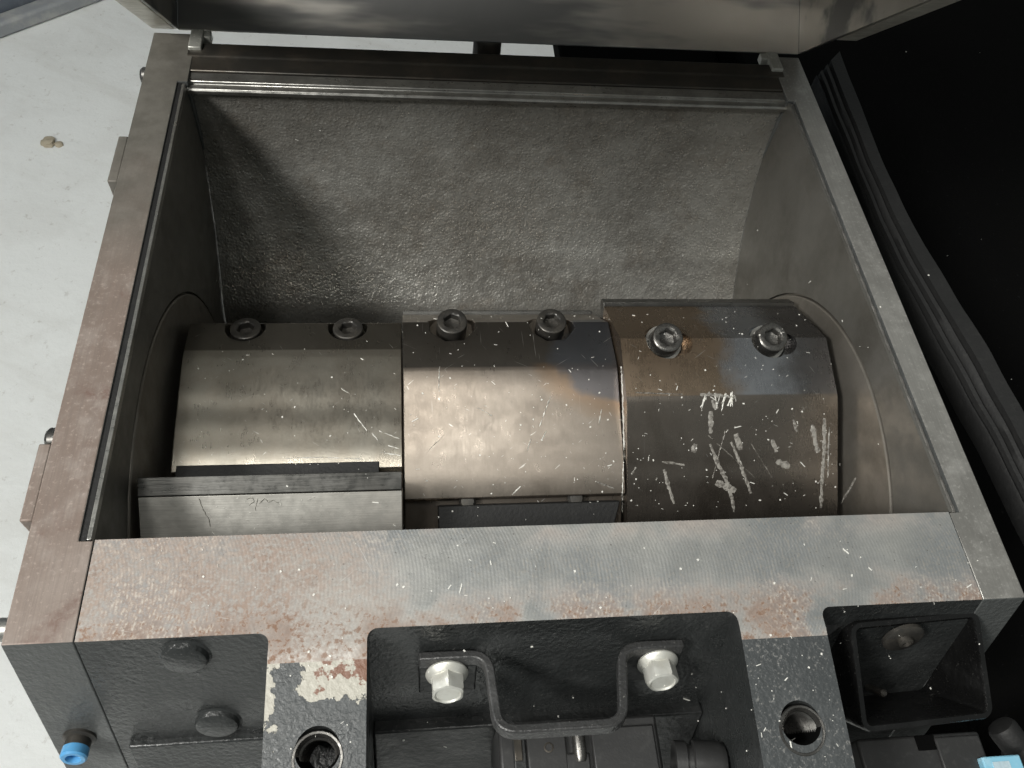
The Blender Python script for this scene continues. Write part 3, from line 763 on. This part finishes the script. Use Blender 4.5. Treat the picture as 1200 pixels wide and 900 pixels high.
# interlock switch below the strap bracket
SW = empty('interlock_switch', (.012, -.10, -.10), 'black plastic interlock switch with slots below the strap bracket', 'switch')
def zbox(px0, py0, px1, py1, z, depth, mat, nm, par, bev=.0008):
    a, b = on_z(px0, py0, z), on_z(px1, py0, z); c_ = on_z(px0, py1, z)
    return obj(nm, bm_box(a.x, b.x, c_.y, a.y, z - depth, z), mat, par, bevel=bev)
zbox(583, 848, 770, 930, -.052, .045, mPlastic, 'body', SW, .0015)
sb = zbox(600, 858, 615, 905, -.0502, .006, mPaintBlk, 'slot', SW)
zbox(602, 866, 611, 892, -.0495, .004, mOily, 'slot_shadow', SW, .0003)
zbox(616, 856, 662, 925, -.0495, .006, mPlastic, 'cover', SW)
zbox(692, 853, 766, 925, -.0488, .006, mPlastic, 'cover', SW)
zbox(663, 883, 691, 925, -.0495, .006, mPlastic, 'cover', SW)
p = on_z(643, 876, -.0494); obj('hole', bm_lathe(p, (0, 0, 1), [(.0022, -.003), (.0022, .0002), (.0016, .0003), (.0015, -.002), (0, -.002)], 20), mOily, SW)
p = on_z(678, 868, -.050); obj('pin', bm_lathe(p + Vector((0, .006, 0)), (0, -1, 0), [(0, 0), (.003, 0), (.003, .013), (.0022, .015), (0, .015)], 20), mSocket, SW)
p = on_z(800, 895, -.055); obj('knob', bm_lathe(p, (.9, -.1, .1), [(.010, -.004), (.010, .001), (.0085, .0015), (.0085, .004), (.0105, .0045), (.0105, .016), (.009, .019), (0, .0195)], 36), mPlastic, SW)

# cable connector with blue label
CN2 = empty('cable_connector', (.205, -.11, -.13), 'black cable connector carrying a pale blue label under the open black box', 'connector')
zbox(1003, 866, 1150, 960, -.066, .05, mPlastic, 'body', CN2, .0015)
zbox(1072, 862, 1094, 880, -.0650, .003, mBlack, 'slot', CN2, .0004)
zbox(1095, 864, 1148, 950, -.0640, .006, mPlastic, 'cover', CN2)
p = on_z(1172, 850, -.075); obj('gland', bm_lathe(p, (.55, -.72, -.30), [(0, -.002), (.0065, 0), (.0075, .002), (.0075, .012), (.0090, .014), (.0095, .026), (.0065, .029), (.0055, .08), (0, .08)], 24), mRubber, CN2)
lb = zbox(1150, 887, 1196, 940, -.060, .01, mLabel, 'label_plate', CN2, .0008)
zbox(1163, 893, 1183, 915, -.0597, .001, mat_plate('label_white', (.55, .68, .74), (.45, .6, .68), (.6, .7, .75), 0, .5).m, 'label_mark', CN2, .0)

# ------------------------------------------------------------------ loose plastic
bpy.context.view_layer.update()
dg = bpy.context.evaluated_depsgraph_get()
def hit(x, y):
    ok, loc, nrm, idx, o, mt = scene.ray_cast(dg, CAM_POS, ray(x, y))
    return (loc, nrm, o) if ok else None
def chip(bm, p, n, L, W_, T, ang):
    u, v, w = frame(n); d = u * math.cos(ang) + v * math.sin(ang); e = w.cross(d)
    c0 = p + w * T * .5; j = lambda: random.uniform(.7, 1.15)
    V = []
    for sx, sy in ((-1, -1), (1, -1), (1, 1), (-1, 1)):
        q = c0 + d * sx * L * .5 * j() + e * sy * W_ * .5 * j(); V.append((bm.verts.new(q - w * T * .5), bm.verts.new(q + w * T * .5)))
    bm.faces.new([a[0] for a in V][::-1]); bm.faces.new([a[1] for a in V])
    for i in range(4): bm.faces.new([V[i][0], V[(i + 1) % 4][0], V[(i + 1) % 4][1], V[i][1]])
bm = bmesh.new()
zones = [((220, 400, 470, 545), 45), ((478, 370, 725, 580), 110), ((735, 365, 975, 595), 90), ((700, 450, 980, 600), 80), ((250, 150, 880, 350), 90),
         ((120, 630, 1150, 720), 60), ((320, 740, 420, 880), 14), ((870, 740, 990, 890), 26), ((440, 740, 860, 880), 16), ((880, 250, 1040, 590), 14),
         ((1000, 60, 1190, 520), 6), ((1010, 730, 1150, 850), 5), ((510, 585, 725, 610), 10), ((230, 540, 470, 625), 14)]
for (a, b, c_, d_), n in zones:
    for _ in range(n):
        h = hit(random.uniform(a, c_), random.uniform(b, d_))
        if not h: continue
        s = random.choice([.0003, .0003, .0004, .0005, .0008]); long = random.random() < .25
        chip(bm, h[0], h[1], s * (random.uniform(2.5, 6) if long else 1.3), s * (.6 if long else 1), .0003, random.uniform(0, PI))
tag(obj('plastic_flakes', finish(bm, 20), mFlake), 'tiny white plastic flakes scattered over rotor, beam and lugs', 'plastic flakes', kind='stuff')
# smeared streaks on the rotor
def smear(bm, pts, w, jag=.35):
    pts = [Vector(p) for p in pts]; P = []
    for a, b in zip(pts, pts[1:]):
        n = max(2, int((b - a).length / 3)); P += [a.lerp(b, i / n) for i in range(n)]
    P.append(pts[-1]); prev = None
    for i, p in enumerate(P):
        t = (P[min(i + 1, len(P) - 1)] - P[max(i - 1, 0)]).normalized(); nn = Vector((-t.y, t.x))
        ww = w * (.5 + .5 * math.sin(PI * (i + .5) / len(P)) ** .4) * random.uniform(1 - jag, 1 + jag)
        hs = [hit(*(p + nn * k_ * ww + Vector((random.uniform(-.6, .6), random.uniform(-.6, .6))))) for k_ in (-.5, 0, .5)]
        if any(q is None or q[2].name.split('.')[0] not in ('rotor_block', 'end_disc', 'plastic_flakes', 'clamp_bar') for q in hs): prev = None; continue
        ring = [bm.verts.new(hs[0][0] - hs[0][1] * .0001), bm.verts.new(hs[1][0] + hs[1][1] * random.uniform(.0002, .0006)), bm.verts.new(hs[2][0] - hs[2][1] * .0001)]
        if prev and (ring[1].co - prev[1].co).length < .01:
            bm.faces.new([prev[0], ring[0], ring[1], prev[1]]); bm.faces.new([prev[1], ring[1], ring[2], prev[2]])
        prev = ring
bm = bmesh.new()
SM = [([(832, 520), (842, 545), (850, 560), (858, 585), (860, 600)], 7), ([(833, 482), (833, 508)], 9), ([(857, 518), (868, 545), (880, 578)], 6), ([(862, 508), (868, 527)], 9),
      ([(839, 565), (862, 575)], 14), ([(952, 498), (956, 520), (958, 530)], 10), ([(966, 490), (966, 530), (963, 565), (962, 595)], 7), ([(972, 500), (970, 560)], 3),
      ([(815, 520), (812, 530)], 9), ([(905, 515), (910, 530)], 8), ([(910, 540), (925, 547)], 12), ([(778, 550), (785, 575), (790, 590)], 6), ([(776, 541), (802, 545)], 5),
      ([(745, 460), (800, 462)], 2), ([(820, 462), (862, 465)], 7), ([(835, 468), (840, 480)], 9), ([(850, 505), (835, 560)], 2), ([(830, 510), (885, 560)], 1.6),
      ([(930, 492), (934, 506)], 5), ([(985, 590), (1003, 560)], 4), ([(745, 548), (740, 556)], 4), ([(880, 520), (905, 560)], 1.5),
      ([(415, 485), (430, 505)], 2), ([(436, 507), (443, 516)], 2.5), ([(400, 455), (412, 463)], 1.6), ([(444, 505), (468, 514)], 1.6), ([(455, 522), (472, 527)], 2), ([(446, 530), (470, 534)], 2), ([(335, 537), (380, 536), (425, 538)], 1.3),
      ([(515, 430), (514, 455)], 1.3), ([(645, 465), (632, 500)], 1.8), ([(640, 505), (635, 515)], 1.8), ([(618, 528), (622, 515)], 1.8), ([(705, 480), (702, 496)], 1.8), ([(728, 430), (730, 470), (731, 520), (729, 600)], 2), ([(472, 385), (472, 450), (473, 550)], 1.2),
      ([(700, 565), (720, 572)], 3), ([(610, 570), (600, 580)], 2), ([(560, 478), (576, 487)], 1.2), ([(500, 530), (520, 510)], 1)]
bm_f = bmesh.new()
for pts, w in SM:
    if w > 2.6 or pts[0][0] > 735: smear(bm, pts, w * .75)
    else: smear(bm_f, pts, w * .7)
for _ in range(16):       # tangled shavings on the edge of the dark block
    x = random.uniform(822, 862); smear(bm_f, [(x, 458 + random.uniform(0, 8)), (x + random.uniform(-8, 8), 468 + random.uniform(0, 14))], 1.3)
tag(obj('plastic_residue', finish(bm, 60), mSmear, RT), kind='stuff')
tag(obj('plastic_shavings', finish(bm_f, 60), mFlake, RT), kind='stuff')
bm = bmesh.new()
for pts in ([(289, 585), (296, 583), (298, 588), (292, 592)], [(302, 584), (299, 598)], [(304, 590), (310, 584), (314, 588), (320, 586), (326, 589)], [(233, 584), (238, 597), (245, 609), (246, 617)]): smear(bm, pts, 1.2)
k = Mat('pencil_graphite', (.27, .26, .235), .6)
tag(obj('pencil_mark', finish(bm, 60), k.m, segs['left']), kind='stuff')
# crumbs lying on the floor
k = Mat('tan_crumb', (.42, .37, .28), .8)
for (px, py), r, nm, lb in (((58, 168), .012, 'wood_crumb', 'small tan crumb lying on the white floor'), ((69, 170), .007, 'grit_crumb', 'smaller grey grit speck beside the tan crumb on the floor')):
    bm = bmesh.new(); bmesh.ops.create_icosphere(bm, subdivisions=3, radius=r)
    for v in bm.verts: v.co *= 1 + .45 * mn.noise(v.co * 130); v.co.z = max(v.co.z * .5, -r * .2)
    p = on_z(px, py, -.72); bmesh.ops.translate(bm, verts=bm.verts, vec=(p.x, p.y, -.72 + r * .2))
    tag(obj(nm, bm, k.m), lb, 'crumb')
